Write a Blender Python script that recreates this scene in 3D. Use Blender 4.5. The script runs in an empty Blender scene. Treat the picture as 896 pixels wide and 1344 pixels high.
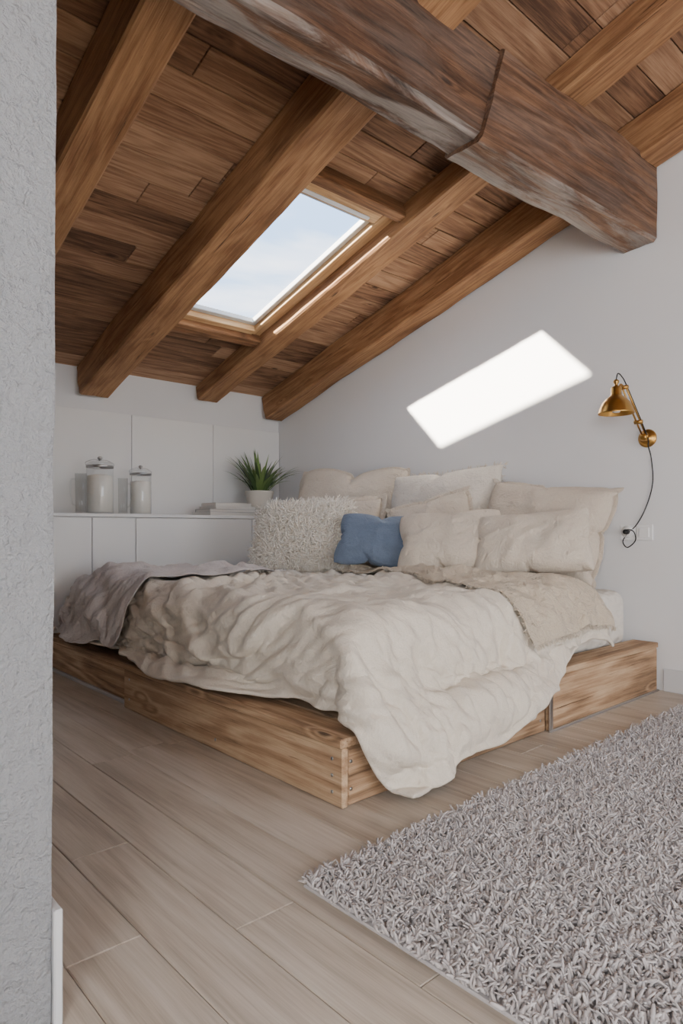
import bpy, math, time, random
import numpy as np
from mathutils import Vector, Matrix, noise
T0=time.time()
random.seed(7); rng=np.random.default_rng(7)
scene=bpy.context.scene
COL=scene.collection
def lin(r,g,b):
    f=lambda v:(v/255/12.92) if v/255<=.04045 else ((v/255+.055)/1.055)**2.4
    return (f(r),f(g),f(b),1)
# ------------------------------------------------------------ node helpers
class NT:
    def __init__(s,name):
        s.m=bpy.data.materials.new(name); s.m.use_nodes=True; s.t=s.m.node_tree; s.t.nodes.clear()
        s.out=s.n('ShaderNodeOutputMaterial'); s.b=s.n('ShaderNodeBsdfPrincipled'); s.l(s.b.outputs[0],s.out.inputs[0])
    def n(s,t,**k):
        x=s.t.nodes.new(t)
        for a,b in k.items(): setattr(x,a,b)
        return x
    def l(s,a,b): s.t.links.new(a,b)
    def put(s,sock,v):
        if isinstance(v,bpy.types.NodeSocket): s.l(v,sock)
        else: sock.default_value=v
    def math(s,op,a,b=None,c=None,clamp=False):
        x=s.n('ShaderNodeMath',operation=op,use_clamp=clamp); s.put(x.inputs[0],a)
        if b is not None: s.put(x.inputs[1],b)
        if c is not None: s.put(x.inputs[2],c)
        return x.outputs[0]
    def vm(s,op,a,b):
        x=s.n('ShaderNodeVectorMath',operation=op); s.put(x.inputs[0],a); s.put(x.inputs[1],b); return x.outputs[0]
    def noise(s,vec,scale,detail=3,rough=.5,dist=0,col=False):
        x=s.n('ShaderNodeTexNoise'); s.put(x.inputs['Vector'],vec); x.inputs['Scale'].default_value=scale
        x.inputs['Detail'].default_value=detail; x.inputs['Roughness'].default_value=rough; x.inputs['Distortion'].default_value=dist
        return x.outputs['Color'] if col else x.outputs[0]
    def mr(s,v,a,b,c,d,smooth=False):
        x=s.n('ShaderNodeMapRange'); 
        if smooth: x.interpolation_type='SMOOTHSTEP'
        s.put(x.inputs[0],v)
        for i,q in enumerate((a,b,c,d)): x.inputs[i+1].default_value=q
        return x.outputs[0]
    def mix(s,f,a,b,blend='MIX'):
        x=s.n('ShaderNodeMix',data_type='RGBA',blend_type=blend); s.put(x.inputs[0],f); s.put(x.inputs[6],a); s.put(x.inputs[7],b); return x.outputs[2]
    def ramp(s,f,pts):
        x=s.n('ShaderNodeValToRGB'); e=x.color_ramp.elements
        while len(e)<len(pts): e.new(.5)
        for q,(p,c) in zip(e,pts): q.position=p; q.color=c
        s.put(x.inputs[0],f); return x.outputs[0]
    def bump(s,h,strength=.3,dist=.01,nrm=None):
        x=s.n('ShaderNodeBump'); x.inputs['Strength'].default_value=strength; x.inputs['Distance'].default_value=dist
        s.put(x.inputs['Height'],h)
        if nrm is not None: s.l(nrm,x.inputs['Normal'])
        return x.outputs[0]
    def objc(s): return s.n('ShaderNodeTexCoord').outputs['Object']
    def attr(s,name='rnd'): return s.n('ShaderNodeAttribute',attribute_name=name).outputs['Fac']

def wood_mat(name,dark,mid,light,rings=30,knots=1.0,rough=.6,bump=.35,grainw=.35,cracks=.5,worn=None,var=.25,ringw=.14,blotch=.45):
    s=NT(name); r=s.attr()
    cx=s.n('ShaderNodeCombineXYZ'); s.put(cx.inputs[0],s.math('MULTIPLY',r,31)); s.put(cx.inputs[1],s.math('MULTIPLY',r,17)); s.put(cx.inputs[2],s.math('MULTIPLY',r,23))
    v=s.vm('ADD',s.objc(),cx.outputs[0])
    A=s.noise(s.vm('MULTIPLY',v,(.5,5,5)),1,2,.45,.25)
    vo=s.n('ShaderNodeTexVoronoi'); s.put(vo.inputs['Vector'],s.vm('MULTIPLY',v,(1.7,6,6))); vo.inputs['Scale'].default_value=1
    dist=vo.outputs['Distance']
    km=s.mr(dist,0,.26,1,0,True)
    n=s.math('ADD',s.math('MULTIPLY',A,rings*3),s.math('MULTIPLY',km,9*knots))
    ring=s.math('MULTIPLY_ADD',s.math('SINE',n),.5,.5)
    B=s.noise(s.vm('MULTIPLY',v,(7,210,210)),1,3,.6)
    B2=s.noise(s.vm('MULTIPLY',v,(2.2,75,75)),1,4,.65)
    C=s.noise(s.vm('MULTIPLY',v,(1.6,5,5)),1,5,.65,.3)
    r2=s.math('FRACT',s.math('MULTIPLY',r,7.13))
    f=s.math('MULTIPLY_ADD',ring,ringw,s.math('MULTIPLY',B,grainw))
    f=s.math('MULTIPLY_ADD',B2,.65,f); f=s.math('MULTIPLY_ADD',C,blotch,f)
    f=s.math('MULTIPLY_ADD',r2,var,f); f=s.math('SUBTRACT',f,(ringw+grainw+.65+blotch+var)/2-.5)
    col=s.ramp(f,[(.2,dark),(.5,mid),(.82,light)])
    kd=s.mr(dist,.035,.085,.8*min(1,knots),0,True)
    col=s.mix(kd,col,tuple(x*.3 for x in dark[:3])+(1,))
    cr=s.noise(s.vm('MULTIPLY',v,(1.3,70,70)),1,4,.65,.2)
    cm=s.mr(cr,.66,.71,0,cracks,True)
    col=s.mix(cm,col,tuple(x*.22 for x in dark[:3])+(1,))
    if worn is not None:
        g=s.n('ShaderNodeNewGeometry'); sx=s.n('ShaderNodeSeparateXYZ'); s.l(g.outputs['Normal'],sx.inputs[0])
        dn=s.mr(sx.outputs[2],-.25,-.75,.15,.8,True)
        wn=s.mr(s.noise(s.vm('MULTIPLY',v,(1.1,9,9)),1,6,.7,1.0),.38,.60,.0,1.0,True)
        col=s.mix(s.math('MULTIPLY',dn,wn),col,s.mix(B2,tuple(x*.3 for x in worn[:3])+(1,),worn))
    s.l(col,s.b.inputs['Base Color']); s.b.inputs['Roughness'].default_value=rough
    s.b.inputs['Specular IOR Level'].default_value=.3
    h=s.math('SUBTRACT',s.math('MULTIPLY_ADD',B2,.6,s.math('MULTIPLY',B,.3)),s.math('MULTIPLY',cm,.9))
    s.l(s.bump(h,bump,.006),s.b.inputs['Normal'])
    return s.m
def paint_mat(name,col,rough=.5,bs=60,bump=.08,dist=.003,coarse=0):
    s=NT(name); v=s.objc()
    s.l(s.mix(s.noise(v,1.3,4,.6),tuple(x*.95 for x in col[:3])+(1,),col),s.b.inputs['Base Color'])
    s.b.inputs['Roughness'].default_value=rough
    h=s.noise(v,bs,5,.6)
    if coarse: h=s.math('ADD',h,s.math('MULTIPLY',s.noise(v,bs*.3,3,.6,.6),coarse))
    s.l(s.bump(h,bump,dist),s.b.inputs['Normal'])
    return s.m
def simple_mat(name,col,rough=.5,metal=0,trans=0,ior=1.45,spec=.5):
    s=NT(name); s.b.inputs['Base Color'].default_value=col; 
    s.b.inputs['Metallic'].default_value=metal; s.b.inputs['Transmission Weight'].default_value=trans; s.b.inputs['IOR'].default_value=ior
    s.b.inputs['Specular IOR Level'].default_value=spec
    n=s.noise(s.objc(),25,3,.6); s.l(s.mr(n,0,1,max(0,rough-.05),rough+.05),s.b.inputs['Roughness'])
    return s.m
def fabric_mat(name,col,weave=420,crinkle=.35,col2=None,sheen=.1,slub=.14,wb=.35):
    s=NT(name); v=s.objc()
    col2=col2 or tuple(x*.78 for x in col[:3])+(1,)
    a=s.noise(s.vm('MULTIPLY',v,(weave,weave*.12,weave*.12)),1,2,.6); b=s.noise(s.vm('MULTIPLY',v,(weave*.12,weave,weave)),1,2,.6)
    w=s.math('MULTIPLY',s.math('ADD',a,b),.5)
    big=s.noise(v,3,3,.6)
    f=s.math('ADD',s.math('MULTIPLY',s.math('SUBTRACT',w,.5),3*slub*4),s.math('MULTIPLY',s.math('SUBTRACT',big,.5),.8))
    f=s.math('ADD',f,.5,clamp=True)
    s.l(s.mix(f,col2,col),s.b.inputs['Base Color']); s.b.inputs['Roughness'].default_value=.9
    s.b.inputs['Specular IOR Level'].default_value=.1; s.b.inputs['Sheen Weight'].default_value=sheen; s.b.inputs['Sheen Roughness'].default_value=.5
    c1=s.noise(v,9,4,.6,1.2); c1=s.math('ABSOLUTE',s.math('SUBTRACT',c1,.5))
    c2=s.noise(v,26,3,.55,1.0); c2=s.math('ABSOLUTE',s.math('SUBTRACT',c2,.5))
    n1=s.bump(s.math('ADD',s.math('MULTIPLY',c1,-1.6),s.math('MULTIPLY',c2,-.8)),crinkle,.03)
    s.l(s.bump(w,wb,.002,n1),s.b.inputs['Normal'])
    return s.m
def tuft_mat(name,c1,c2):
    s=NT(name); r=s.attr(); s.l(s.mix(r,c1,c2),s.b.inputs['Base Color']); s.b.inputs['Roughness'].default_value=.95
    s.b.inputs['Specular IOR Level'].default_value=.05; s.b.inputs['Sheen Weight'].default_value=.2
    n=s.noise(s.objc(),500,2,.6); s.l(s.bump(n,.4,.002),s.b.inputs['Normal'])
    return s.m
def pane_mat(name,base,edge,rough=.02,tint=(1,1,1,1)):
    s=NT(name); s.t.nodes.remove(s.b); tr=s.n('ShaderNodeBsdfTransparent'); tr.inputs[0].default_value=tint; gl=s.n('ShaderNodeBsdfGlossy'); gl.inputs['Roughness'].default_value=rough
    lw=s.n('ShaderNodeLayerWeight'); lw.inputs[0].default_value=.5
    f=s.math('MULTIPLY_ADD',s.math('POWER',lw.outputs['Facing'],4),edge,base)
    mx=s.n('ShaderNodeMixShader'); s.l(f,mx.inputs[0]); s.l(tr.outputs[0],mx.inputs[1]); s.l(gl.outputs[0],mx.inputs[2]); s.l(mx.outputs[0],s.out.inputs[0]); return s.m
# ------------------------------------------------------------ mesh helpers
def link(o,parent=None):
    COL.objects.link(o)
    if parent is not None: o.parent=parent
    return o
def group(name,loc=(0,0,0)):
    e=bpy.data.objects.new(name,None); e.empty_display_size=.1; COL.objects.link(e); e.location=(0,0,0); return e
class MB:
    def __init__(s): s.v=[];s.f=[];s.r=[];s.mi=[];s.sm=[]
    def add(s,vs,fs,r=0,mi=0,sm=False):
        o=len(s.v); s.v+=[tuple(q) for q in vs]; s.f+=[tuple(i+o for i in q) for q in fs]; s.r+=[r]*len(vs); s.mi+=[mi]*len(fs); s.sm+=[sm]*len(fs)
    def box(s,x0,x1,y0,y1,z0,z1,b=0,r=0,mi=0):
        if b<=0:
            vs=[(x,y,z) for z in (z0,z1) for y in (y0,y1) for x in (x0,x1)]
            s.add(vs,[(0,2,3,1),(4,5,7,6),(0,1,5,4),(2,6,7,3),(0,4,6,2),(1,3,7,5)],r,mi); return
        cx,cy,cz=(x0+x1)/2,(y0+y1)/2,(z0+z1)/2; hx,hy,hz=(x1-x0)/2,(y1-y0)/2,(z1-z0)/2
        vs=[];ix={}
        for sx in(-1,1):
            for sy in(-1,1):
                for sz in(-1,1):
                    for k in range(3):
                        h=[hx-b,hy-b,hz-b]; h[k]=[hx,hy,hz][k]
                        ix[(sx,sy,sz,k)]=len(vs); vs.append((cx+sx*h[0],cy+sy*h[1],cz+sz*h[2]))
        fs=[]
        S=(-1,1)
        for a in S:
            fs.append([ix[(a,-1,-1,0)],ix[(a,1,-1,0)],ix[(a,1,1,0)],ix[(a,-1,1,0)]][::a])
            fs.append([ix[(-1,a,-1,1)],ix[(-1,a,1,1)],ix[(1,a,1,1)],ix[(1,a,-1,1)]][::a])
            fs.append([ix[(-1,-1,a,2)],ix[(1,-1,a,2)],ix[(1,1,a,2)],ix[(-1,1,a,2)]][::a])
            for c in S:
                fs.append([ix[(a,c,-1,0)],ix[(a,c,1,0)],ix[(a,c,1,1)],ix[(a,c,-1,1)]][::-a*c])
                fs.append([ix[(a,-1,c,0)],ix[(a,1,c,0)],ix[(a,1,c,2)],ix[(a,-1,c,2)]][::a*c])
                fs.append([ix[(-1,a,c,1)],ix[(1,a,c,1)],ix[(1,a,c,2)],ix[(-1,a,c,2)]][::-a*c])
                for d in S:
                    fs.append([ix[(a,c,d,0)],ix[(a,c,d,1)],ix[(a,c,d,2)]][::a*c*d])
        s.add(vs,fs,r,mi)
    def obj(s,name,mats,parent=None,M=None):
        me=bpy.data.meshes.new(name); me.from_pydata(s.v,[],s.f)
        for m in (mats if isinstance(mats,list) else [mats]): me.materials.append(m)
        me.polygons.foreach_set('material_index',s.mi); me.polygons.foreach_set('use_smooth',s.sm)
        a=me.attributes.new('rnd','FLOAT','POINT'); a.data.foreach_set('value',s.r); me.update()
        o=bpy.data.objects.new(name,me)
        if M is not None: o.matrix_world=M
        return link(o,parent)
def lathe(mb,prof,c=(0,0,0),seg=32,mi=0,M=None,r=0):
    vs=[];fs=[]
    for (rr,z) in prof:
        for k in range(seg):
            a=2*math.pi*k/seg; p=Vector((rr*math.cos(a),rr*math.sin(a),z))
            if M is not None: p=M@p
            vs.append(p+Vector(c))
    for i in range(len(prof)-1):
        for k in range(seg):
            k2=(k+1)%seg; fs.append((i*seg+k,i*seg+k2,(i+1)*seg+k2,(i+1)*seg+k))
    mb.add(vs,fs,r,mi,True)
def tube(mb,pts,rad,seg=10,mi=0,r=0,cap=True):
    pts=[Vector(p) for p in pts]; n=len(pts); rads=rad if isinstance(rad,(list,tuple)) else [rad]*n
    t=(pts[1]-pts[0]).normalized(); u=t.orthogonal().normalized(); vs=[];fs=[]
    for i in range(n):
        tt=(pts[min(i+1,n-1)]-pts[max(i-1,0)]).normalized()
        u=(u-tt*u.dot(tt)).normalized(); w=tt.cross(u)
        for k in range(seg):
            a=2*math.pi*k/seg; vs.append(pts[i]+(u*math.cos(a)+w*math.sin(a))*rads[i])
    for i in range(n-1):
        for k in range(seg):
            k2=(k+1)%seg; fs.append((i*seg+k,i*seg+k2,(i+1)*seg+k2,(i+1)*seg+k))
    if cap: fs.append(tuple(range(seg))[::-1]); fs.append(tuple((n-1)*seg+k for k in range(seg)))
    mb.add(vs,fs,r,mi,True)
def smooth_path(P,n=8):
    P=[Vector(p) for p in P]; out=[]
    for i in range(len(P)-1):
        p0=P[max(i-1,0)];p1=P[i];p2=P[i+1];p3=P[min(i+2,len(P)-1)]
        for k in range(n):
            t=k/n; out.append(.5*((2*p1)+(p2-p0)*t+(2*p0-5*p1+4*p2-p3)*t*t+(3*p1-p0-3*p2+p3)*t**3))
    out.append(P[-1]); return out
def prism(mb,poly,axis,lo,hi,mi=0):
    n=len(poly); vs=[]
    for q in (lo,hi):
        for (a,b) in poly:
            vs.append((q,a,b) if axis=='x' else ((a,q,b) if axis=='y' else (a,b,q)))
    fs=[tuple(range(n))[::-1],tuple(range(n,2*n))]+[(i,(i+1)%n,n+(i+1)%n,n+i) for i in range(n)]
    mb.add(vs,fs,0,mi)
def fixn(o):
    import bmesh
    b=bmesh.new(); b.from_mesh(o.data); bmesh.ops.recalc_face_normals(b,faces=b.faces); b.to_mesh(o.data); b.free()
def beam(name,L,w,h,mat,M,amp=.004,seed=0,ch=.012,parent=None,step=.06,wav=.0,rnd=0,shear=0):
    ny,nz=5,6; ring=[]
    hw,hh=w/2,h/2
    for i in range(ny): ring.append((-hw+ch+(w-2*ch)*i/(ny-1),-hh))
    for i in range(nz): ring.append((hw,-hh+ch+(h-2*ch)*i/(nz-1)))
    for i in range(ny): ring.append((hw-ch-(w-2*ch)*i/(ny-1),hh))
    for i in range(nz): ring.append((-hw,hh-ch-(h-2*ch)*i/(nz-1)))
    n=len(ring); ns=max(2,int(L/step)); mb=MB(); vs=[];fs=[]
    for i in range(ns+1):
        x=L*i/ns
        oy=noise.noise(Vector((x*.6,seed*3.1,1)))*wav; oz=noise.noise(Vector((x*.6,seed*5.7,9)))*wav
        for (y,z) in ring:
            q=Vector((x*2.2,y*7,z*7))+Vector((seed*9.3,seed,0))
            d=noise.noise(q)*amp+noise.noise(q*3.1)*amp*.5
            l=math.hypot(y,z); vs.append((x+shear*(z/hh)*max(0,1-x/.5),y+oy+d*y/l*1.6,z+oz+d*z/l*1.6))
    for i in range(ns):
        for k in range(n):
            k2=(k+1)%n; fs.append((i*n+k,(i+1)*n+k,(i+1)*n+k2,i*n+k2))
    fs.append(tuple(range(n))); fs.append(tuple(ns*n+k for k in range(n))[::-1])
    mb.add(vs,fs,rnd,0,False); o=mb.obj(name,mat,parent,M); fixn(o); return o
def frame(o,x,z):
    x=Vector(x).normalized(); z=Vector(z); y=z.cross(x).normalized(); z=x.cross(y)
    M=Matrix((x,y,z)).transposed().to_4x4(); M.translation=Vector(o); return M
def npmesh(name,V,Q,mat,rnd=None,smooth=True):
    me=bpy.data.meshes.new(name); me.vertices.add(len(V)); me.vertices.foreach_set('co',np.ascontiguousarray(V,dtype=np.float32).ravel())
    me.loops.add(Q.size); me.loops.foreach_set('vertex_index',np.ascontiguousarray(Q,dtype=np.int32).ravel())
    me.polygons.add(len(Q)); me.polygons.foreach_set('loop_start',np.arange(len(Q),dtype=np.int32)*4)
    me.update(calc_edges=True); me.polygons.foreach_set('use_smooth',np.full(len(Q),smooth))
    if rnd is not None:
        a=me.attributes.new('rnd','FLOAT','POINT'); a.data.foreach_set('value',np.ascontiguousarray(rnd,dtype=np.float32))
    me.materials.append(mat); me.validate(); return bpy.data.objects.new(name,me)
def tufts(name,P,N,length,rad,mat,tilt=.6,curl=.6,rings=4,sides=4,tip=.35,bias=None):
    n=len(P); N=N/np.linalg.norm(N,axis=1,keepdims=True)
    D=N+rng.normal(0,tilt,(n,3)); dd=(D*N).sum(1); D+=N*np.where(dd<.25,.25-dd,0)[:,None]
    if bias is not None: D+=np.array(bias)
    D/=np.linalg.norm(D,axis=1,keepdims=True)
    Sd=np.cross(D,rng.normal(0,1,(n,3))); Sd/=np.linalg.norm(Sd,axis=1,keepdims=True)
    Bd=np.cross(D,Sd); L=length*rng.uniform(.7,1.25,n); R=rad*rng.uniform(.75,1.25,n)
    prof=np.interp(np.linspace(0,1,rings),[0,.4,.8,1],[.7,1.1,1,tip])
    V=np.zeros((n,rings,sides,3))
    for i,t in enumerate(np.linspace(0,1,rings)):
        c=P+D*(L*t)[:,None]+Sd*(L*curl*t*t)[:,None]+Bd*(L*.25*math.sin(t*4))[:,None]
        for k in range(sides):
            a=2*math.pi*k/sides+t*1.2
            V[:,i,k]=c+(Sd*math.cos(a)+Bd*math.sin(a))*(R*prof[i])[:,None]
    base=(np.arange(n)*rings*sides)[:,None]; Q=[]
    for i in range(rings-1):
        for k in range(sides):
            k2=(k+1)%sides; Q.append(base+np.array([[i*sides+k,i*sides+k2,(i+1)*sides+k2,(i+1)*sides+k]]))
    if sides==4: Q.append(base+np.array([[(rings-1)*4+k for k in range(4)]]))
    Q=np.concatenate(Q,0); r=np.repeat(rng.uniform(0,1,n),rings*sides)
    return npmesh(name,V.reshape(-1,3),Q,mat,r)
# ------------------------------------------------------------ materials
M_ceil=wood_mat('ceiling_boards_wood',lin(84,60,45),lin(142,106,80),lin(184,148,117),rings=24,knots=1,rough=.8,var=.40,cracks=.6,bump=.6)
M_raft=wood_mat('rafter_wood',lin(80,54,36),lin(134,95,64),lin(176,134,95),rings=22,knots=.9,rough=.7,cracks=.8,bump=.8,blotch=.65)
M_beam=wood_mat('old_beam_wood',lin(38,27,20),lin(84,59,43),lin(132,98,73),rings=18,knots=.8,rough=.75,cracks=.95,bump=1,worn=lin(180,170,162),blotch=.75)
M_trim=wood_mat('skylight_pine',lin(150,112,76),lin(200,162,118),lin(226,194,152),rings=22,knots=.6,rough=.5,cracks=.1)
M_plat=wood_mat('platform_wood',lin(108,84,62),lin(172,139,108),lin(212,183,150),rings=16,knots=1.2,rough=.75,cracks=.85,bump=.9,ringw=.24,blotch=.6)
M_deck=wood_mat('platform_deck_wood',lin(108,88,70),lin(158,132,106),lin(190,162,134),rings=30,knots=.7,rough=.65,cracks=.4)
M_floor=wood_mat('oak_floor_boards',lin(158,145,130),lin(190,178,163),lin(210,200,188),rings=16,knots=.4,rough=.34,cracks=.04,bump=.10,var=.14,grainw=.4,ringw=.2,blotch=.22)
M_dark=simple_mat('dark_backing',(.02,.015,.01,1),.9)
M_seam=simple_mat('floor_underlay',(.16,.13,.11,1),.9)
M_roof=simple_mat('roof_slab',(.05,.04,.035,1),.9)
M_wall=paint_mat('white_wall_paint',lin(230,230,231),.65,45,.06,.003,.6)
M_plaster=paint_mat('rough_plaster',lin(168,170,173),.85,110,1.0,.016,1.6)
M_white=paint_mat('white_lacquer',lin(236,236,235),.35,20,.02,.001)
M_base=paint_mat('white_trim_paint',lin(212,213,215),.4,20,.03,.001)
M_duvet=fabric_mat('natural_linen',lin(233,223,208),crinkle=.36)
M_throw=fabric_mat('beige_muslin',lin(218,203,182),crinkle=.8)
M_gthrow=fabric_mat('grey_mauve_linen',lin(214,206,203),crinkle=.55)
M_pil=fabric_mat('oat_linen',lin(224,212,196),crinkle=.55)
M_pilw=fabric_mat('white_linen',lin(236,228,216),crinkle=.55)
M_blue=fabric_mat('slate_blue_linen',lin(116,131,153),crinkle=.35)
M_pilb=fabric_mat('beige_linen',lin(219,206,190),crinkle=.55)
M_fluff=tuft_mat('cream_wool',lin(232,221,206),lin(252,247,238))
M_fringe=tuft_mat('fringe_yarn',lin(200,185,165),lin(232,220,204))
M_rug=tuft_mat('grey_shag',lin(186,179,178),lin(214,207,205))
M_brass=simple_mat('aged_brass',lin(180,140,78),.32,1)
M_blk=simple_mat('black_rubber',(.012,.012,.012,1),.5)
M_plastic=simple_mat('white_plastic',lin(235,235,235),.3)
M_sash=simple_mat('sash_grey',lin(190,190,188),.4)
M_steel=simple_mat('steel',(.55,.55,.56,1),.3,1)
M_glass=pane_mat('jar_glass',.05,.6,.03,(.96,.97,.97,1))
M_flour=simple_mat('flour',lin(236,232,224),.9)
M_pot=simple_mat('stoneware_pot',lin(214,208,196),.7)
M_soil=simple_mat('soil',(.03,.02,.012,1),.95)
s=NT('quilted_mattress'); v=s.objc(); vo=s.n('ShaderNodeTexVoronoi',feature='SMOOTH_F1'); s.l(s.vm('MULTIPLY',v,(1,1.6,1.6)),vo.inputs['Vector']); vo.inputs['Scale'].default_value=22
s.b.inputs['Base Color'].default_value=lin(228,222,212); s.b.inputs['Roughness'].default_value=.9; s.l(s.bump(vo.outputs[0],.7,.02),s.b.inputs['Normal']); M_matt=s.m
M_wglass=pane_mat('window_glass',.02,.35,.02)

# ------------------------------------------------------------ room constants
XW=4.23; YK=5.69; SL=.285; ZR=4.01; XL=-1.3; YB=-3.0
cs=1/math.hypot(1,SL); sn=SL*cs
zc=lambda y: ZR-SL*abs(y)
def boards(x0,x1,v0,v1,wid,lmin,lmax,th,gap,holes=(),edges=()):
    mb=MB(); rows=[]; v=v0; ed=sorted(list(edges)+[v1])
    for e in ed:
        n=max(1,round((e-v)/wid)); w=(e-v)/n
        for i in range(n): rows.append((v+i*w,v+(i+1)*w))
        v=e
    for (a,b) in rows:
        x=x0-random.uniform(0,lmax)
        while x<x1:
            L=random.uniform(lmin,lmax); segs=[(max(x,x0),min(x+L,x1))]
            for (hx0,hx1,hv0,hv1) in holes:
                if a>=hv0-1e-4 and b<=hv1+1e-4:
                    ns=[]
                    for (p,q) in segs:
                        if q<=hx0 or p>=hx1: ns.append((p,q))
                        else:
                            if p<hx0: ns.append((p,hx0))
                            if q>hx1: ns.append((hx1,q))
                    segs=ns
            r=random.random()
            for (p,q) in segs:
                if q-p>.02: mb.box(p+gap/2,q-gap/2,a+gap/2,b-gap/2,-th,0,min(.0025,th*.2),r)
            x+=L
    return mb
mb=boards(YB,YK,-XW-.0,-XL,.185,1.7,2.4,.012,.0016)
Mf=frame((0,0,0),(0,1,0),(0,0,1))
fl=mb.obj('floor',M_floor,None,Mf)
mb=MB(); mb.box(XL-.15,XW+.15,YB-.15,YK+.15,-.15,-.0125); mb.obj('floor_slab',M_seam,fl).matrix_parent_inverse=Mf.inverted()
HX0,HX1,HY0,HY1=2.352,3.225,3.04,4.62
vv=lambda y:(YK-y)/cs
mb=boards(XL-.1,XW+.1,0,vv(0),.185,1.6,3.2,.022,.006,holes=[(HX0,HX1,vv(HY1),vv(HY0))],edges=[vv(HY1),vv(HY0)])
Mc=Matrix(((1,0,0,0),(0,-cs,-sn,YK),(0,sn,-cs,zc(YK)),(0,0,0,1)))
ceil=mb.obj('ceiling',M_ceil,None,Mc)
Mc2=Matrix(((-1,0,0,0),(0,cs,sn,YB),(0,sn,-cs,zc(YB)),(0,0,0,1)))
mb=boards(-XW-.1,-XL+.1,0,-YB/cs,.185,1.6,3.2,.022,.005)
mb.obj('ceiling_rear',M_ceil,None,Mc2)
mb=MB()
RX0,RX1,RY0,RY1=2.2,3.3,2.9,4.85
def slab(x0,x1,y0,y1):
    a,b=.026,.08
    prism(mb,[(y0,zc(y0)+a),(y1,zc(y1)+a),(y1,zc(y1)+b),(y0,zc(y0)+b)],'x',x0,x1)
slab(XL-.2,RX0,0,YK+.2);slab(RX1,XW+.2,0,YK+.2);slab(RX0,RX1,0,RY0);slab(RX0,RX1,RY1,YK+.2);slab(XL-.2,XW+.2,YB-.2,0)
o=mb.obj('ceiling_roof_deck',M_roof); fixn(o)
# walls
mb=MB(); e=.02
prism(mb,[(YB-.15,-.1),(YK+.15,-.1),(YK+.15,zc(YK+.15)+e),(0,ZR+e),(YB-.15,zc(YB-.15)+e)],'x',XW,XW+.16); o=mb.obj('wall_right',M_wall); fixn(o)
mb=MB(); mb.box(XL-.15,XW+.001,YK,YK+.16,-.1,zc(YK)+e-.01); mb.obj('wall_knee',M_wall)
mb=MB(); W0,W1,WZ0,WZ1=-2.3,-.3,.7,2.35
P=lambda y:(y,zc(y)+e)
prism(mb,[(YB-.15,-.1),(W0,-.1),P(W0),P(YB-.15)],'x',XL-.15,XL)
prism(mb,[(W0,-.1),(W1,-.1),(W1,WZ0),(W0,WZ0)],'x',XL-.15,XL)
prism(mb,[(W0,WZ1),(W1,WZ1),P(W1),P(W0)],'x',XL-.15,XL)
prism(mb,[(W1,-.1),(YK+.15,-.1),P(YK+.15),P(0),P(W1)],'x',XL-.15,XL)
o=mb.obj('wall_left',M_wall); fixn(o)
mb=MB(); B0,B1=.6,3.4
mb.box(XL-.15,B0,YB-.15,YB,-.1,zc(YB));mb.box(B1,XW,YB-.15,YB,-.1,zc(YB));mb.box(B0,B1,YB-.15,YB,-.1,.6);mb.box(B0,B1,YB-.15,YB,2.45,zc(YB))
mb.obj('wall_back',M_wall)
def winframe(name,axis,c,a0,a1,z0,z1):
    mb=MB(); t=.06
    def bx(p0,p1,q0,q1):
        if axis=='x': mb.box(c-.03,c+.03,p0,p1,q0,q1,.004)
        else: mb.box(p0,p1,c-.03,c+.03,q0,q1,.004)
    bx(a0,a1,z0,z0+t);bx(a0,a1,z1-t,z1);bx(a0,a0+t,z0,z1);bx(a1-t,a1,z0,z1);m=(a0+a1)/2;bx(m-t/2,m+t/2,z0,z1)
    mb.obj(name,M_base)
winframe('unseen_window_left','x',XL-.08,W0,W1,WZ0,WZ1); winframe('unseen_window_back','y',YB-.08,B0,B1,.6,2.45)  # unseen windows behind the camera, openings added to let fill light in
# partition at the left foreground
mb=MB()
vs=[];fs=[]
nx,nz=110,220
x0,x1=XL,.458
for j in range(nz+1):
    z=(zc(1.377)-.003)*j/nz
    for i in range(nx+1):
        x=x0+(x1-x0)*(i/nx)**.6 + (z/3.6*.020)*(i/nx)
        d=noise.noise(Vector((x*14,z*14,3)))*.004+noise.noise(Vector((x*3,z*3,8)))*.004+noise.noise(Vector((x*40,z*40,8)))*.002
        vs.append((x+ (noise.noise(Vector((1,z*5,3)))*.003 if i==nx else 0),1.377+(d if i<nx else d+.004),z))
for j in range(nz):
    for i in range(nx):
        a=j*(nx+1)+i; fs.append((a,a+1,a+nx+2,a+nx+1))
mb.add(vs,fs,0,0,True)
vs=[]
for j in range(nz+1):
    z=(zc(1.5)-.003)*j/nz; xe=mb.v[j*(nx+1)+nx][0]
    vs+= [mb.v[j*(nx+1)+nx],(xe,1.50,z)]
mb.add(vs,[(2*j,2*j+1,2*j+3,2*j+2) for j in range(nz)],0,0,True)
mb.box(x0,x1,1.49,1.50,0,zc(1.5)-.01)
mb.obj('wall_partition',M_plaster)
mb=MB(); mb.box(.4595,.477,1.366,1.515,0,.235,.003); mb.obj('baseboard_partition',M_base)
mb=MB(); mb.box(XW-.016,XW-.001,YB,1.70,0,.14,.003); mb.obj('baseboard_right',M_base)
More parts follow.
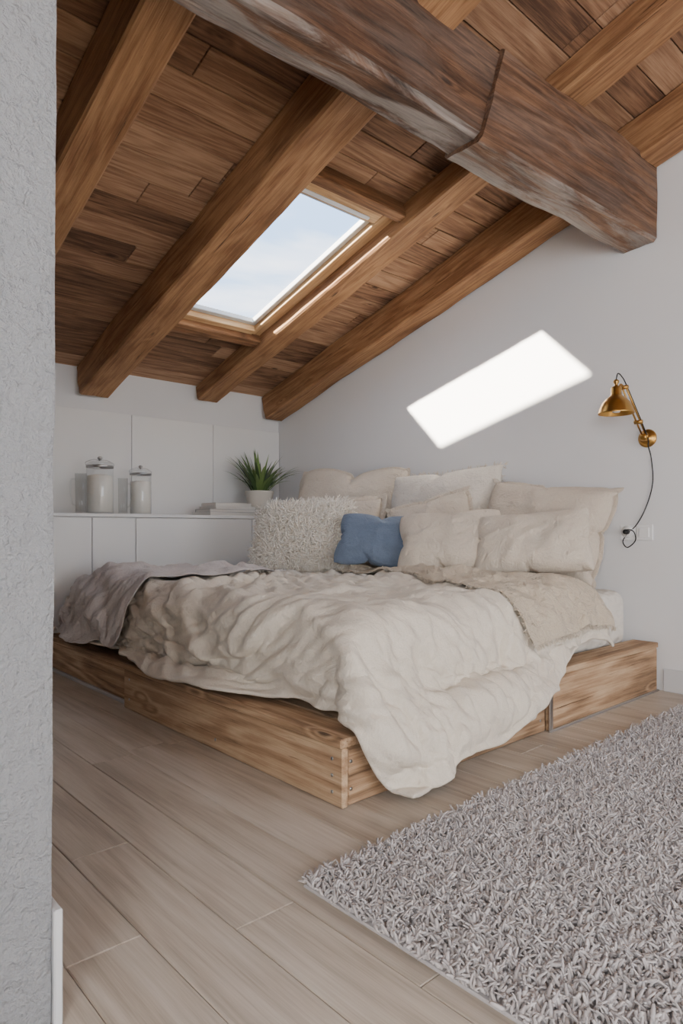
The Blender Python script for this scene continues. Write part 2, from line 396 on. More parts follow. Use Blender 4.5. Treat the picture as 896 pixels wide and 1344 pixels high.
# rafters
def rafter(xa,xb,depth,seed,name='ceiling_rafter'):
    hn=depth*cs; xm=(xa+xb)/2
    o0=Vector((xm,YK,zc(YK)))-Vector((0,sn,cs))*(hn/2+.002)+Vector((0,-cs,sn))*.01
    M=frame(o0,(0,-cs,sn),(0,sn,cs))
    return beam(name,vv(0)-.06,xb-xa,hn,M_raft,M,.005,seed,.012,None,.05,.014,rnd=seed*.137)
rafter(1.14,1.35,.27,1);rafter(2.09,2.345,.27,2);rafter(3.235,3.46,.155,3);rafter(4.0,4.218,.26,4)
gb=group('main_ceiling_beam')
bz0,bz1=2.80,3.30
def by(x): return 1.855+(4.23-x)*.045
def mkbeam(nm,xa,xb,w,z0,z1,seed,amp,ch,shear=0):
    a=Vector((xa,by(xa),(z0+z1)/2)); b=Vector((xb,by(xb),(z0+z1)/2))
    return beam(nm,(b-a).length,w,z1-z0,M_beam,frame(a,b-a,(0,0,1)),amp,seed,ch,gb,.03,.03,rnd=seed*.21,shear=shear)
mkbeam('beam_long',XL+.01,2.80,.212,bz0+.012,bz1,11,.009,.028)
mkbeam('beam_end',2.60,4.222,.232,bz0-.002,bz1+.004,12,.007,.02,.09)
# skylight window_1
g=group('window_1')
Ms=Matrix(((1,0,0,0),(0,cs,sn,0),(0,-sn,cs,ZR),(0,0,0,1)))
def sbox(nm,x0,x1,y0,y1,z0,z1,mat,b=.004,long='y'):
    mb=MB()
    if long=='x':
        mb.box(x0,x1,y0/cs,y1/cs,z0,z1,b,random.random()); mb.obj(nm,mat,g,Ms)
    else:
        R=Matrix(((0,-1,0,0),(1,0,0,0),(0,0,1,0),(0,0,0,1)))
        mb.box(y0/cs,y1/cs,-x1,-x0,z0,z1,b,random.random()); mb.obj(nm,mat,g,Ms@R)
GX0,GX1,GY0,GY1=2.375,3.11,3.20,4.53
sbox('frame_left',HX0,GX0,HY0,HY1,-.005,.015,M_trim); sbox('frame_right',GX1+.03,HX1+.008,HY0,HY1,-.060,.03,M_trim)
sbox('frame_bottom',GX0,GX1+.03,GY1+.03,HY1,-.070,.03,M_trim,long='x'); sbox('frame_top',GX0,GX1+.03,HY0,GY0-.03,-.055,.03,M_trim,long='x')
sbox('sash_right',GX1-.012,GX1+.029,GY0,GY1,-.022,.02,M_sash); sbox('sash_bottom',GX0,GX1+.029,GY1-.012,GY1+.029,-.022,.02,M_sash,long='x'); sbox('sash_top',GX0,GX1+.029,GY0-.029,GY0+.008,-.022,.02,M_sash,long='x')
sbox('vent_handle',GX0+.10,GX1-.05,GY0-.075,GY0-.050,-.072,-.056,M_plastic,.004,'x')
sbox('trimmer_bottom',2.347,3.234,HY1,HY1+.10,-.12,-.001,M_raft,.006,'x')
sbox('trimmer_top',2.347,3.234,HY0-.07,HY0-.001,-.11,-.001,M_raft,.006,'x')
mb=MB(); mb.add([(GX0,GY0/cs,.008),(GX1,GY0/cs,.008),(GX1,GY1/cs,.008),(GX0,GY1/cs,.008)],[(0,1,2,3)]); mb.obj('pane',M_wglass,g,Ms)
# ------------------------------------------------------------ platform
gp=group('bed_platform')
def brd(nm,p,x,z,L,w,t,mat,seed):
    x=Vector(x).normalized(); M=frame(Vector(p),x,z); mb=MB(); mb.box(-L/2,L/2,-w/2,w/2,-t/2,t/2,.004,seed); return mb.obj(nm,mat,gp,M)
def module(x0,x1,y0,y1,h,tag,k,n=8):
    t=.03; top=.034
    brd(tag+'_front',(x0+t/2+.010,(y0+y1)/2,(h-top)/2),(0,1,0),(1,0,0),(y1-y0),h-top-.003,t,M_plat,.11*k)
    brd(tag+'_side',((x0+x1)/2+t/2+.010,y0+t/2+.010,(h-top)/2),(1,0,0),(0,1,0),(x1-x0-t-.02),h-top-.003,t,M_plat,.17*k+.3)
    brd(tag+'_back',(x1-t/2,(y0+y1)/2,(h-top)/2),(0,1,0),(1,0,0),(y1-y0-2*t-.03),h-top-.003,t,M_plat,.13*k+.5)
    wy=(x1-x0)/n
    for i in range(n):
        brd(f'{tag}_deck_{i}',(x0+wy*(i+.5),(y0+y1)/2,h-top/2),(0,1,0),(0,0,1),y1-y0,wy-.006,top,M_deck if i else M_plat,random.random())
module(1.57,2.945,1.745,3.57,.25,'module_a',1)
module(1.62,2.945,3.595,5.06,.232,'module_b',2)
module(2.955,4.205,1.89,5.06,.25,'module_c',3)
x0,x1,y0,y1,h=2.955,4.205,1.725,1.885,.30; t=.03
brd('edge_front',((x0+x1)/2,y0+t/2+.008,(h-.034)/2),(1,0,0),(0,1,0),x1-x0,h-.037,t,M_plat,.77)
brd('edge_cap',((x0+x1)/2,(y0+y1)/2,h-.016),(1,0,0),(0,0,1),x1-x0,y1-y0,.032,M_plat,.37)
brd('edge_end',(x0+t/2,(y0+.01+t+y1)/2,(h-.034)/2),(0,1,0),(1,0,0),y1-y0-t-.012,h-.037,t,M_plat,.57)
brd('edge_end_far',(x1-t/2,(y0+.01+t+y1)/2,(h-.034)/2),(0,1,0),(1,0,0),y1-y0-t-.012,h-.037,t,M_plat,.27)
mb=MB()
for (y,z) in [(1.80,.05),(1.80,.11),(1.80,.17),(2.6,.05),(3.5,.06),(3.5,.17)]:
    lathe(mb,[(0,-.001),(.006,-.001),(.007,.002),(0,.002)],(1.580,y,z),12,0,Matrix.Rotation(-math.pi/2,3,'Y'))
for (x,z) in [(1.63,.06),(1.63,.16),(2.90,.06),(2.90,.16)]:
    lathe(mb,[(0,-.001),(.006,-.001),(.007,.002),(0,.002)],(x,1.755,z),12,0,Matrix.Rotation(math.pi/2,3,'X'))
mb.box(2.935,2.965,1.722,1.732,.0,.20,.002); mb.box(2.94,4.2,1.718,1.732,0,.012,.002); mb.box(1.61,1.629,3.6,5.05,0,.02,.002)
mb.obj('screws_and_brackets',M_steel,gp)
def rbox(name,x0,x1,y0,y1,z0,z1,r,mat,n=10):
    import bmesh
    me=bpy.data.meshes.new(name); b=bmesh.new(); bmesh.ops.create_cube(b,size=1)
    for vv_ in b.verts: vv_.co=Vector((x0 if vv_.co.x<0 else x1,y0 if vv_.co.y<0 else y1,z0 if vv_.co.z<0 else z1))
    bmesh.ops.bevel(b,geom=b.edges[:],offset=r,segments=5,affect='EDGES',profile=.5)
    b.to_mesh(me); b.free(); me.materials.append(mat)
    for p in me.polygons: p.use_smooth=True
    return link(bpy.data.objects.new(name,me))
MT=.615
matt=rbox('mattress',1.78,4.17,1.90,4.90,.252,MT,.08,M_matt)
# ------------------------------------------------------------ cloth sims
def collide(o,f=20,th=.012):
    m=o.modifiers.new('c','COLLISION'); o.collision.thickness_outer=th; o.collision.cloth_friction=f; o.collision.damping=.5
def gridQ(nx,ny):
    j,i=np.meshgrid(np.arange(ny-1),np.arange(nx-1),indexing='ij'); a=(j*nx+i).ravel()
    return np.stack([a,a+1,a+nx+1,a+nx],1)
def gridmesh(name,nx,ny,fn,mat):
    V=np.array([fn(i/(nx-1),j/(ny-1)) for j in range(ny) for i in range(nx)],dtype=float)
    return link(npmesh(name,V,gridQ(nx,ny),mat))
def getG(o,nx,ny):
    co=np.zeros(nx*ny*3); o.data.vertices.foreach_get('co',co); return co.reshape(ny,nx,3)
def lap(G,it,k=.5):
    for _ in range(it):
        A=G.copy(); A[1:-1,1:-1]=(G[:-2,1:-1]+G[2:,1:-1]+G[1:-1,:-2]+G[1:-1,2:])/4
        A[0,1:-1]=(G[0,:-2]+G[0,2:])/2; A[-1,1:-1]=(G[-1,:-2]+G[-1,2:])/2; A[1:-1,0]=(G[:-2,0]+G[2:,0])/2; A[1:-1,-1]=(G[:-2,-1]+G[2:,-1])/2
        G=G*(1-k)+A*k
    return G
def detail(o,nx,ny,mat,smooth,sx,sy,layers,fringe=None):
    G=lap(getG(o,nx,ny),smooth)
    H=np.zeros((ny*2-1,nx*2-1,3)); H[::2,::2]=G; H[1::2,::2]=(G[1:]+G[:-1])/2; H[:,1::2]=(H[:,:-2:2]+H[:,2::2])/2
    H=lap(H,2); du=np.gradient(H,axis=1); dv=np.gradient(H,axis=0); N=np.cross(du,dv); N/=np.linalg.norm(N,axis=2,keepdims=True)+1e-9
    for _ in range(6):
        N[1:-1,1:-1]=(N[:-2,1:-1]+N[2:,1:-1]+N[1:-1,:-2]+N[1:-1,2:]+N[1:-1,1:-1])/5
    N/=np.linalg.norm(N,axis=2,keepdims=True)+1e-9
    ny2,nx2=H.shape[:2]; D=np.zeros((ny2,nx2))
    for (amp,fx,fy,ang,seed,p) in layers:
        for j in range(ny2):
            v=j/(ny2-1)*sy
            for i in range(nx2):
                u=i/(nx2-1)*sx; an=ang+.35*noise.noise(Vector((u*.7,v*.5,seed+30))); ca,sa=math.cos(an),math.sin(an)
                a=u*ca+v*sa; b=-u*sa+v*ca
                w=noise.noise(Vector((u*1.3,v*1.0,seed)))*.9
                n=noise.noise(Vector((a*fx+w,b*fy+w,seed+5)))
                m=max(.38,.7+.9*noise.noise(Vector((u*1.4,v*1.4,seed+9))))
                ed=min(u,sx-u,v,sy-v); m*=min(1,.25+ed/.15*.75)
                D[j,i]+=amp*m*(max(0,1-abs(n)*3.2)**p)
    H+=N*D[:,:,None]
    name=o.name; o.name='tmp'; bpy.data.objects.remove(o,do_unlink=True)
    r=link(npmesh(name,H.reshape(-1,3),gridQ(nx2,ny2),mat))
    if fringe:
        E=np.concatenate([H[:,0],H[0,:]],0); T=np.concatenate([H[:,0]-H[:,2],H[0,:]-H[2,:]],0); k=len(E)*3; i=rng.integers(0,len(E),k)
        f=tufts('fringe',E[i]+rng.normal(0,.003,(k,3)),T[i]+1e-6,.022,.0016,fringe,.3,.3); link(f,r)
    return r
def sim(o,frames,quality=5,mass=.3,tension=15,bend=.4,shrink=0,selfc=True,dist=.012,pressure=None,grav=1,sdist=.012,damp=5,air=1):
    t=time.time(); m=o.modifiers.new('cloth','CLOTH'); s=m.settings; s.quality=quality; s.mass=mass
    s.tension_stiffness=tension; s.compression_stiffness=tension; s.shear_stiffness=tension*.5; s.bending_stiffness=bend
    s.tension_damping=damp; s.compression_damping=damp; s.shear_damping=damp; s.air_damping=air; s.shrink_min=shrink; s.shrink_max=shrink
    s.effector_weights.gravity=grav
    if pressure: s.use_pressure=True; s.uniform_pressure_force=pressure
    c=m.collision_settings; c.distance_min=dist; c.use_self_collision=selfc; c.self_distance_min=sdist; c.collision_quality=3; c.self_friction=5
    m.point_cache.frame_start=1; m.point_cache.frame_end=frames+2
    for f in range(1,frames+1): scene.frame_set(f)
    dg=bpy.context.evaluated_depsgraph_get(); me=bpy.data.meshes.new_from_object(o.evaluated_get(dg))
    o.modifiers.remove(m); o.data=me; scene.frame_set(1)
    print('sim',o.name,round(time.time()-t,1),'s')
def finish(o,thick,sub=1):
    if thick:
        m=o.modifiers.new('thick','SOLIDIFY'); m.thickness=thick; m.offset=0
    if sub:
        m=o.modifiers.new('sub','SUBSURF'); m.levels=sub; m.render_levels=sub
mb=MB(); mb.box(1.57,4.21,1.74,5.06,0,.253); prox=mb.obj('tmp_collider',M_dark); collide(prox)
mb=MB(); mb.box(0,6,0,6,-.2,.0); prox2=mb.obj('tmp_floor',M_dark); collide(prox2)
mb=MB(); mb.box(0,4.2,5.065,5.6,0,1.3); prox3=mb.obj('tmp_cab',M_dark); collide(prox3)
collide(matt)
def fold(x,y,a,sc,seed): return a*noise.noise(Vector((x*sc,y*sc,seed)))
def sst(a,b,x): t=min(1,max(0,(x-a)/(b-a))); return t*t*(3-2*t)
NX,NY=88,128
def duv(u,v):
    xq=1.4+2.5*u
    y0=1.35+.34*sst(2.75,3.5,xq)+.03*math.sin(xq*7)
    y=y0+(4.84-y0)*v
    x0=1.44+.20*sst(2.85,2.40,y)+.03*math.sin(y*5)
    x1=3.62+.05*math.sin(y*3)+.42*sst(2.5,1.9,y)
    x=x0+(x1-x0)*u
    w=noise.noise(Vector((x*.9,y*.45,3)))*1.2+noise.noise(Vector((x*.5,y*.3,13)))*2.0
    amp=.034+.028*noise.noise(Vector((x*1.3,y*.9,33))); amp*=.35+.65*sst(0,.3,min(x-x0,y-y0))
    z=.75+fold(x,y,.06,1.6,1)+amp*math.sin(x*21+w*5+y*2.2)
    return (x,y,z)
duvet=gridmesh('duvet',NX,NY,duv,M_duvet)
sim(duvet,42,5,.4,15,1.2,-.01,dist=.016)
duvet=detail(duvet,NX,NY,M_duvet,2,2.3,3.5,[(.042,5.0,.75,.10,3,1.3),(.028,8.5,1.5,-.35,21,1.4),(.018,14,3.5,.5,44,1.3),(.011,22,7,-.2,64,1.2)])
collide(duvet,20,.014)
def thr(u,v):
    y=1.60+2.77*v; xa=2.70+.62*v+.06*math.sin(y*5)+.02*math.sin(y*17); xb=3.72-.04*v; x=xa+(xb-xa)*u
    return (x,y,.84+fold(x,y,.03,2,7)+.010*math.sin(y*12+x*5))
throw=gridmesh('throw_blanket',40,110,thr,M_throw)
sim(throw,27,5,.3,15,.6,0,False)
throw=detail(throw,40,110,M_throw,2,.9,2.75,[(.034,6,1.8,1.1,13,1.3),(.022,11,4,.5,31,1.3),(.012,22,9,-.5,51,1.2)],M_fringe)
def thr2(u,v):
    y=3.80+1.26*v-.25*u; x=1.40+1.35*u+.06*math.sin(y*4)
    return (x,y,.92+fold(x,y,.10,2.2,17)+.030*math.sin((x*.4+y)*19+4*noise.noise(Vector((x*1.2,y*1.2,5)))))
throw2=gridmesh('throw_blanket.001',54,52,thr2,M_gthrow)
sim(throw2,36,5,.3,15,.4,-.03)
throw2=detail(throw2,54,52,M_gthrow,1,1.35,1.26,[(.036,2,6,-.3,17,1.3),(.022,5,11,.3,37,1.3),(.012,14,18,.3,57,1.2)])
for o in (prox,prox2,prox3): bpy.data.objects.remove(o,do_unlink=True)
for o in (matt,duvet):
    for m in list(o.modifiers): o.modifiers.remove(m)
finish(duvet,.018,1); finish(throw,.007,1); finish(throw2,.007,1)
print('cloth',time.time()-T0)
# pillows
def pillow_shape(n=34,asp=1.0,seed=0,press=4):
    V=[];idx={}
    def vid(i,j,side):
        if i in(0,n-1) or j in(0,n-1): side=0
        k=(i,j,side)
        if k not in idx:
            u=i/(n-1)*2-1; w=j/(n-1)*2-1; b=(1-u*u)*(1-w*w)
            z=side*(.03*b**.5)+ (noise.noise(Vector((u*2,w*2,seed)))*.01*b)
            idx[k]=len(V); V.append((u*.5*asp,w*.5,z))
        return idx[k]
    Q=[]
    for j in range(n-1):
        for i in range(n-1):
            Q.append((vid(i,j,1),vid(i+1,j,1),vid(i+1,j+1,1),vid(i,j+1,1)))
            Q.append((vid(i,j,-1),vid(i,j+1,-1),vid(i+1,j+1,-1),vid(i+1,j,-1)))
    o=link(npmesh('tmp_pillow',np.array(V),np.array(Q),M_pil))
    sim(o,26,5,.2,10,.08,0,False,pressure=press,grav=0)
    co=np.zeros(len(o.data.vertices)*3); o.data.vertices.foreach_get('co',co); co=co.reshape(-1,3)
    co-= (co.max(0)+co.min(0))/2; co/= (co.max(0)-co.min(0))
    bd=[idx[(i,0,0)] for i in range(n)]+[idx[(n-1,j,0)] for j in range(1,n)]+[idx[(i,n-1,0)] for i in range(n-2,-1,-1)]+[idx[(0,j,0)] for j in range(n-2,0,-1)]
    ex=1/abs(2*co[idx[(n-1,n//2,0)],0])-1; ey=1/abs(2*co[idx[(n//2,n-1,0)],1])-1
    x=co[:,0].copy(); y=co[:,1].copy()
    co[:,0]=x*(1+ex*.5*np.clip(1-(2*y)**2,0,1)); co[:,1]=y*(1+ey*.5*np.clip(1-(2*x)**2,0,1))
    Q=np.array(Q); bpy.data.objects.remove(o,do_unlink=True)
    return co,Q,bd
SH=[pillow_shape(36,1.0,0,4),pillow_shape(36,1.35,1,5),pillow_shape(36,1.2,2,3)]
def place(c,yaw,lean,roll):
    p=math.radians(yaw); a=math.radians(lean); nh=Vector((-math.cos(p),-math.sin(p),0)); wd=Vector((math.sin(p),-math.cos(p),0)); z=Vector((0,0,1))
    up=z*math.cos(a)-nh*math.sin(a); n=nh*math.cos(a)+z*math.sin(a)
    M=Matrix((wd,up,n)).transposed().to_4x4(); M.translation=Vector(c)
    return M@Matrix.Rotation(math.radians(roll),4,'Z')
def pillow(name,c,w,h,t,yaw,lean,roll,mat,shp=0,flange=0,edge=None,sag=.25):
    co,Q,bd=SH[shp]; V=co*np.array([w,h,t]); seed=random.random()*50
    for i in range(len(V)):
        x,y,z=V[i]
        r1=max(0,1-abs(noise.noise(Vector((x*4+seed,y*2.2,0))))*3.2)**1.3
        r2=max(0,1-abs(noise.noise(Vector((x*3.0+y*5+seed,y*7-x*4,7))))*3.2)**1.3
        f=noise.noise(Vector((x*3+seed,y*3,0)))*.014+r1*.014+r2*.012-.006
        V[i,2]+=f*(1 if z>0 else -1)*(1-min(1,abs(2*x/w)**5))*(1-min(1,abs(2*y/h)**5)); V[i,2]*=1+.35*(-y/h)*sag*2
    M=place(c,yaw,lean,roll)
    o=npmesh(name,V,Q,mat); link(o); o.matrix_world=M; finish(o,0,1)
    B=V[bd]
    if flange:
        n=len(B); out=B.copy(); out[:,2]*=.5; rad=B[:,:2]/np.array([w/2,h/2])
        wob=np.array([noise.noise(Vector((i*.35,seed,0))) for i in range(n)]); wob*=np.minimum(1,np.minimum(np.arange(n),n-1-np.arange(n))/6)
        out[:,:2]+=rad*flange; out[:,2]+=wob*flange*.7
        VV=np.concatenate([B*np.array([.985,.985,1]),out]); QQ=np.array([[i,(i+1)%n,n+(i+1)%n,n+i] for i in range(n)])
        f=npmesh('flange',VV,QQ,mat); link(f,o); finish(f,.004,1)
    if edge:
        k=edge; n=len(B); t_=rng.uniform(0,n,k); i0=t_.astype(int)%n; fr_=(t_%1)[:,None]; P=B[i0]*(1-fr_)+B[(i0+1)%n]*fr_
        N=P/np.array([w/2,h/2,1]); N[:,2]=0
        f=tufts('fringe',P,N,.030,.0024,M_fringe,.5,.4); link(f,o)
    return o
pillow('back_pillow',(3.94,2.38,.99),.88,.66,.34,8,22,-7,M_pilb,0,.03)
pillow('back_pillow.001',(3.96,3.24,1.07),.98,.82,.36,8,16,3,M_pilw,0,0,300)
pillow('back_pillow.002',(3.93,4.30,1.11),1.14,.84,.36,12,16,-2,M_pil,1,.02)
pillow('sleeping_pillow',(3.60,4.62,.84),.66,.46,.2,10,60,0,M_pilw,1)
pillow('ruffled_pillow',(3.58,4.00,1.0),.70,.52,.18,25,20,2,M_pilb,2,.05,200)
FW=(.66,.50,.24)
fp=pillow('fluffy_pillow',(3.08,3.83,.95),*FW,36,30,3,M_fluff,0)
co,Q,bd=SH[0]; V=co*np.array(FW)
k=9500; qi=rng.integers(0,len(Q),k); a=rng.uniform(0,1,(k,1)); b=rng.uniform(0,1,(k,1)); q=V[Q[qi]]
Pp=(q[:,0]*(1-a)+q[:,1]*a)*(1-b)+(q[:,3]*(1-a)+q[:,2]*a)*b; Nn=np.cross(q[:,1]-q[:,0],q[:,3]-q[:,0])+1e-9
f=tufts('wool_pile',Pp,Nn,.060,.0042,M_fluff,.4,.8,5,4,.6,bias=(0,-.6,0)); link(f,fp)
pillow('blue_pillow',(3.22,3.20,.925),.56,.38,.18,32,28,-4,M_blue,1)
pillow('fringed_pillow',(3.62,3.04,.99),.60,.50,.16,25,22,16,M_pilb,0,.03,300)
pillow('lumbar_pillow',(3.38,2.70,.91),.66,.46,.25,30,32,4,M_pil,1)
pillow('lumbar_pillow.001',(3.56,2.22,.92),.70,.44,.25,24,30,6,M_pil,2)
print('bed',time.time()-T0)
# ------------------------------------------------------------ rug
RX0,RX1,RYa,RYb=1.156,4.05,-.20,1.44
sp=.0094; gx,gy=np.meshgrid(np.arange(RX0,RX1,sp),np.arange(RYa,RYb,sp)); Pp=np.stack([gx.ravel(),gy.ravel(),np.full(gx.size,.010)],1)
Pp[:,:2]+=rng.normal(0,sp*.4,(len(Pp),2)); Pp[:,0]=np.clip(Pp[:,0],RX0,RX1)
nz=lambda sc,sd:np.array([noise.noise(Vector((p[0]*sc,p[1]*sc,sd))) for p in Pp])
Pp[:,2]+=.007+nz(30,0)*.012
Nn=np.tile(np.array([[0,0,1.]]),(len(Pp),1)); Nn[:,0]+=nz(26,5)*1.4; Nn[:,1]+=nz(26,15)*1.4
rug=tufts('shag_rug',Pp,Nn,.024,.0044,M_rug,.20,.7,5,4,.8); link(rug)
mb=MB(); mb.box(RX0,RX1,RYa,RYb,.0005,.010,.003,.4); mb.obj('rug_backing',M_rug,rug)
# ------------------------------------------------------------ cabinets & panels
gc=group('storage_cabinet'); CT=1.125; CF=5.075
mb=MB(); mb.box(XL+.02,XW-.005,CF+.02,YK-.003,0.001,CT-.028); mb.obj('carcass',M_white,gc)
mb=MB(); mb.box(XL+.02,XW-.003,CF-.006,YK-.003,CT-.026,CT,.003); mb.obj('countertop',M_white,gc)
mb=MB(); xs=[XL+.02,-.4,.6,1.50,1.99,2.345,3.47,XW-.01]
for a,b in zip(xs,xs[1:]): mb.box(a+.003,b-.003,CF,CF+.018,.08,CT-.034,.002)
mb.obj('doors',M_white,gc)
mb=MB(); xs=[XL+.02,-.78,.06,.90,1.74,2.58,3.42,XW-.004]
for a,b in zip(xs,xs[1:]): mb.box(a+.002,b-.002,YK-.020,YK-.002,CT+.002,2.03,.002)
mb.obj('wall_panels',M_white,gc)
def jar(name,x,y,r,h):
    g=group(name); mb=MB(); z=CT+.001
    lathe(mb,[(0,0),(r*.96,0),(r,.01),(r,h*.78),(r*.93,h*.82),(r*.93,h*.84)],(x,y,z)); mb.obj('jar_body',M_glass,g)
    mb=MB(); lathe(mb,[(0,.013),(r*.95,.013),(r*.95,h*.66),(r*.5,h*.68),(0,h*.675)],(x,y,z)); mb.obj('contents',M_flour,g)
    mb=MB(); lathe(mb,[(r*.97,h*.835),(r*1.0,h*.84),(r*1.0,h*.87),(r*.8,h*.9),(r*.3,h*.925),(0,h*.93)],(x,y,z)); mb.obj('lid',M_glass,g)
    mb=MB(); lathe(mb,[(r*1.01,h*.80),(r*1.03,h*.80),(r*1.03,h*.84),(r*1.01,h*.84)],(x,y,z)); lathe(mb,[(0,h*.92),(r*.10,h*.925),(r*.10,h*.94),(r*.2,h*.96),(r*.2,h*.98),(r*.1,h),(0,h)],(x,y,z))
    tube(mb,smooth_path([(x-r*1.0,y,z+h*.82),(x-r*1.12,y,z+h*.88),(x-r*.5,y,z+h*.94),(x,y,z+h*.93),(x+r*.5,y,z+h*.94),(x+r*1.12,y,z+h*.88),(x+r,y,z+h*.82)],5),.003); mb.obj('clasp',M_steel,g)
def mug(name,x,y,r,h,side):
    g=group(name); mb=MB(); z=CT+.001
    lathe(mb,[(0,.005),(r*.85,.005),(r*.9,.01),(r,h),(r*.94,h),(r*.82,.02),(0,.018)],(x,y,z)); 
    tube(mb,smooth_path([(x+side*r*.95,y,z+h*.85),(x+side*r*1.7,y,z+h*.82),(x+side*r*1.8,y,z+h*.5),(x+side*r*1.5,y,z+h*.25),(x+side*r*.9,y,z+h*.2)],5),.006); mb.obj('glass_body',M_glass,g)
jar('glass_jar',2.15,5.32,.105,.47); jar('glass_jar.001',2.50,5.32,.088,.42)
mug('glass_mug',1.98,5.28,.045,.32,-1); mug('glass_mug.001',2.335,5.30,.04,.30,1)
gk=group('book_stack')
def book(nm,cx,cy,z,w,d,t,ang,col):
    M=Matrix.Translation((cx,cy,z))@Matrix.Rotation(math.radians(ang),4,'Z'); mb=MB()
    mb.box(-w/2,w/2,-d/2,d/2,0,.002,0,0,0); mb.box(-w/2,w/2,-d/2,d/2,t-.002,t,0,0,0); mb.box(-w/2,w/2,d/2-.002,d/2,0,t,0,0,0); mb.box(-w/2+.004,w/2-.004,-d/2+.004,d/2-.003,.002,t-.002,0,0,1)
    mb.obj(nm,[simple_mat(nm+'_cover',col,.4),M_page],gk,M)
s=NT('paper_pages'); v=s.objc(); w=s.n('ShaderNodeTexWave',bands_direction='Z'); s.l(v,w.inputs[0]); w.inputs['Scale'].default_value=180
s.l(s.mix(w.outputs['Fac'],lin(190,186,180),lin(235,232,226)),s.b.inputs['Base Color']); M_page=s.m
z=CT+.001
for i,(w,d,t,a,c,dx) in enumerate([(.50,.30,.030,3,(.75,.75,.75,1),0),(.47,.29,.028,-4,(.16,.16,.18,1),.02),(.44,.28,.026,2,(.75,.74,.72,1),.04),(.38,.26,.030,-2,(.5,.48,.45,1),.03)]):
    book(f'book_{i}',3.28+dx,5.25,z,w,d,t,a,c); z+=t+.0005
# plant
g=group('potted_plant'); px,py=3.74,5.34; z=CT+.001; mb=MB()
pr=[(0,0),(.095,0),(.103,.008),(.122,.12),(.134,.22),(.140,.235),(.140,.25),(.126,.25),(.120,.22),(.10,.20)]
lathe(mb,pr,(px,py,z),40); mb.obj('pot',M_pot,g)
mb=MB(); lathe(mb,[(0,.215),(.06,.218),(.121,.21)],(px,py,z)); mb.obj('soil',M_soil,g)
mb=MB()
for i in range(80):
    a=random.uniform(0,2*math.pi); L=random.uniform(.30,.52); out=random.uniform(.1,1.15); w=random.uniform(.010,.017)
    d=Vector((math.cos(a),math.sin(a),0)); sd=Vector((-d.y,d.x,0)); p=Vector((px,py,z+.21))+d*random.uniform(.0,.07); ang=math.radians(88-out*38); vs=[];n=9
    for k in range(n+1):
        t=k/n; ww=w*(1-t**2.2)*(.6+.9*min(1,t*3)); up=Vector((0,0,1))*ww*.35
        vs+=[p-sd*ww+up,p.copy(),p+sd*ww+up]
        ang-=math.radians(out*8*t+1); p=p+(d*math.cos(ang)+Vector((0,0,math.sin(ang))))*(L/n)
        p.y=min(p.y,YK-.04)
    fs=[]
    for k in range(n):
        b=k*3; fs+=[(b,b+1,b+4,b+3),(b+1,b+2,b+5,b+4)]
    mb.add(vs,fs,random.random(),0,True)
s=NT('plant_leaf'); s.l(s.mix(s.attr(),lin(56,86,48),lin(134,160,92)),s.b.inputs['Base Color']); s.b.inputs['Roughness'].default_value=.4
s.l(s.bump(s.noise(s.vm('MULTIPLY',s.objc(),(60,60,8)),1,3),.2,.003),s.b.inputs['Normal'])
mb.obj('leaves',s.m,g)
# ------------------------------------------------------------ sconce
g=group('wall_sconce'); mb=MB(); sy,sz=1.80,1.575
RY=Matrix.Rotation(-math.pi/2,3,'Y')
lathe(mb,[(0,.0),(.056,.0),(.058,.006),(.054,.014),(.035,.022),(.02,.026),(.02,.05),(0,.05)],(XW-.001,sy,sz),32,0,RY)
lathe(mb,[(0,-.02),(.022,-.02),(.026,-.014),(.026,.014),(.022,.02),(0,.02)],(XW-.05,sy,sz+.005),24,0,Matrix.Rotation(math.pi/2,3,'X'))
el=Vector((3.90,sy,1.85)); bs=Vector((XW-.05,sy,sz+.01))
for dy in(-.012,.012):
    tube(mb,[bs+Vector((0,dy,0)),bs.lerp(el,.5)+Vector((0,dy,0)),el+Vector((0,dy,0))],.0055)
for c in (el,bs,bs.lerp(el,.30)):
    lathe(mb,[(0,-.024),(.013,-.024),(.013,.024),(0,.024)],c,16,0,Matrix.Rotation(math.pi/2,3,'X'))
sc=Vector((3.80,sy,1.68))
tube(mb,smooth_path([el,el+Vector((-.04,0,.012)),sc+Vector((.035,0,.165)),sc+Vector((0,0,.15))],5),.006)
lathe(mb,[(.100,0),(.1015,.004),(.098,.012),(.092,.035),(.078,.065),(.058,.088),(.036,.104),(.030,.112),(.030,.150),(.026,.158),(.010,.164),(.010,.176),(.016,.184),(.016,.194),(.008,.202),(0,.204)],sc,40)
lathe(mb,[(.100,0),(.096,.010),(.090,.034),(.076,.063),(.056,.086),(.03,.10),(0,.102)],sc,40)
mb.obj('brass_lamp',M_brass,g)
mb=MB(); lathe(mb,[(0,.005),(.02,.008),(.03,.03),(.028,.05),(.014,.075),(.014,.10),(0,.10)],sc,24); mb.obj('bulb',M_plastic,g)
xw=XW-.010; mb=MB()
tube(mb,smooth_path([sc+Vector((0,0,.203)),sc+Vector((.0,-.01,.235)),sc+Vector((.05,-.01,.225)),el+Vector((.02,-.012,.0)),bs+Vector((-.01,-.02,-.0)),(xw-.02,sy-.015,sz-.05),(xw,1.775,1.45),(xw,1.765,1.30),(xw,1.80,1.16),(xw,1.86,1.04),(xw,1.93,.965),(xw,1.955,.92),(xw-.01,1.92,.885),(xw-.01,1.87,.93),(xw-.02,1.875,.985),(xw-.035,1.905,1.0),(xw-.035,1.92,.985)],8),.0035,8)
lathe(mb,[(0,0),(.017,0),(.017,.03),(.01,.04),(0,.04)],(XW-.011,1.925,.985),16,0,RY); mb.obj('power_cord',M_blk,g)
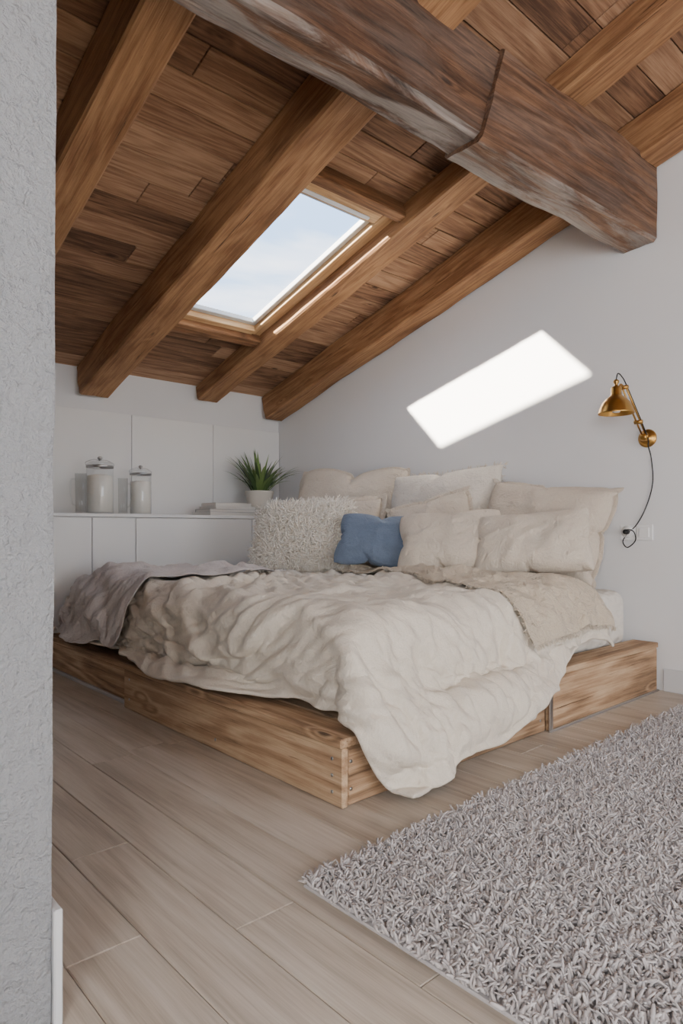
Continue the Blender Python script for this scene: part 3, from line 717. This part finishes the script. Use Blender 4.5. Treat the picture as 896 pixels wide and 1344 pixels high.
mb=MB(); mb.box(XW-.010,XW-.001,1.872,1.972,.932,1.032,.003); lathe(mb,[(.040,0),(.040,.004),(.0,.004)],(XW-.009,1.925,.985),24,0,RY); mb.obj('power_outlet',M_plastic)
mb=MB(); mb.box(XW-.012,XW-.001,1.765,1.868,.932,1.032,.003); mb.box(XW-.020,XW-.011,1.785,1.848,.952,1.012,.003); mb.obj('light_switch',M_plastic)
# ------------------------------------------------------------ lights, world, camera
sd=Vector((1,-.56,-.567)).normalized()
L=bpy.data.lights.new('sun','SUN'); L.energy=55; L.angle=.024; L.color=(1,.91,.78); o=bpy.data.objects.new('sun',L); link(o); o.rotation_euler=sd.to_track_quat('-Z','Y').to_euler()
def area(nm,loc,d,sx,sy_,p,col):
    L=bpy.data.lights.new(nm,'AREA'); L.shape='RECTANGLE'; L.size=sx; L.size_y=sy_; L.energy=p; L.color=col
    o=bpy.data.objects.new(nm,L); link(o); o.location=loc; o.rotation_euler=Vector(d).to_track_quat('-Z','Z').to_euler()
area('fill_light_back',((B0+B1)/2,YB-.25,1.55),(0,1,0),2.7,1.8,64,(1,.98,.95))  # added fill lamp just outside the unseen rear opening
area('fill_light_left',(XL-.25,(W0+W1)/2,1.55),(1,0,0),1.9,1.6,138,(1,.98,.95))  # second added fill lamp, lights the bed sideways from the unseen left opening
w=bpy.data.worlds.new('sky'); scene.world=w; w.use_nodes=True; t=w.node_tree; t.nodes.clear()
out=t.nodes.new('ShaderNodeOutputWorld'); bg=t.nodes.new('ShaderNodeBackground'); tc=t.nodes.new('ShaderNodeTexCoord'); mp=t.nodes.new('ShaderNodeMapping'); mp.inputs['Scale'].default_value=(1.5,4,5)
nz=t.nodes.new('ShaderNodeTexNoise'); nz.inputs['Scale'].default_value=1.8; nz.inputs['Detail'].default_value=6; nz.inputs['Distortion'].default_value=.6
cr=t.nodes.new('ShaderNodeValToRGB'); cr.color_ramp.elements[0].position=.40; cr.color_ramp.elements[0].color=(.32,.49,.76,1); cr.color_ramp.elements[1].position=.66; cr.color_ramp.elements[1].color=(.97,.97,.98,1)
t.links.new(tc.outputs['Generated'],mp.inputs[0]); t.links.new(mp.outputs[0],nz.inputs['Vector']); t.links.new(nz.outputs[0],cr.inputs[0]); t.links.new(cr.outputs[0],bg.inputs[0]); bg.inputs[1].default_value=4.4; t.links.new(bg.outputs[0],out.inputs[0])
cam=bpy.data.cameras.new('camera'); cam.sensor_fit='VERTICAL'; cam.sensor_height=36; cam.sensor_width=24; cam.lens=867/1344*36; cam.shift_y=23/1344; cam.clip_start=.02
o=bpy.data.objects.new('camera',cam); link(o); o.location=(0,0,1); o.rotation_euler=(math.pi/2,0,-math.atan2(.670,.742)); scene.camera=o
print('total',time.time()-T0)
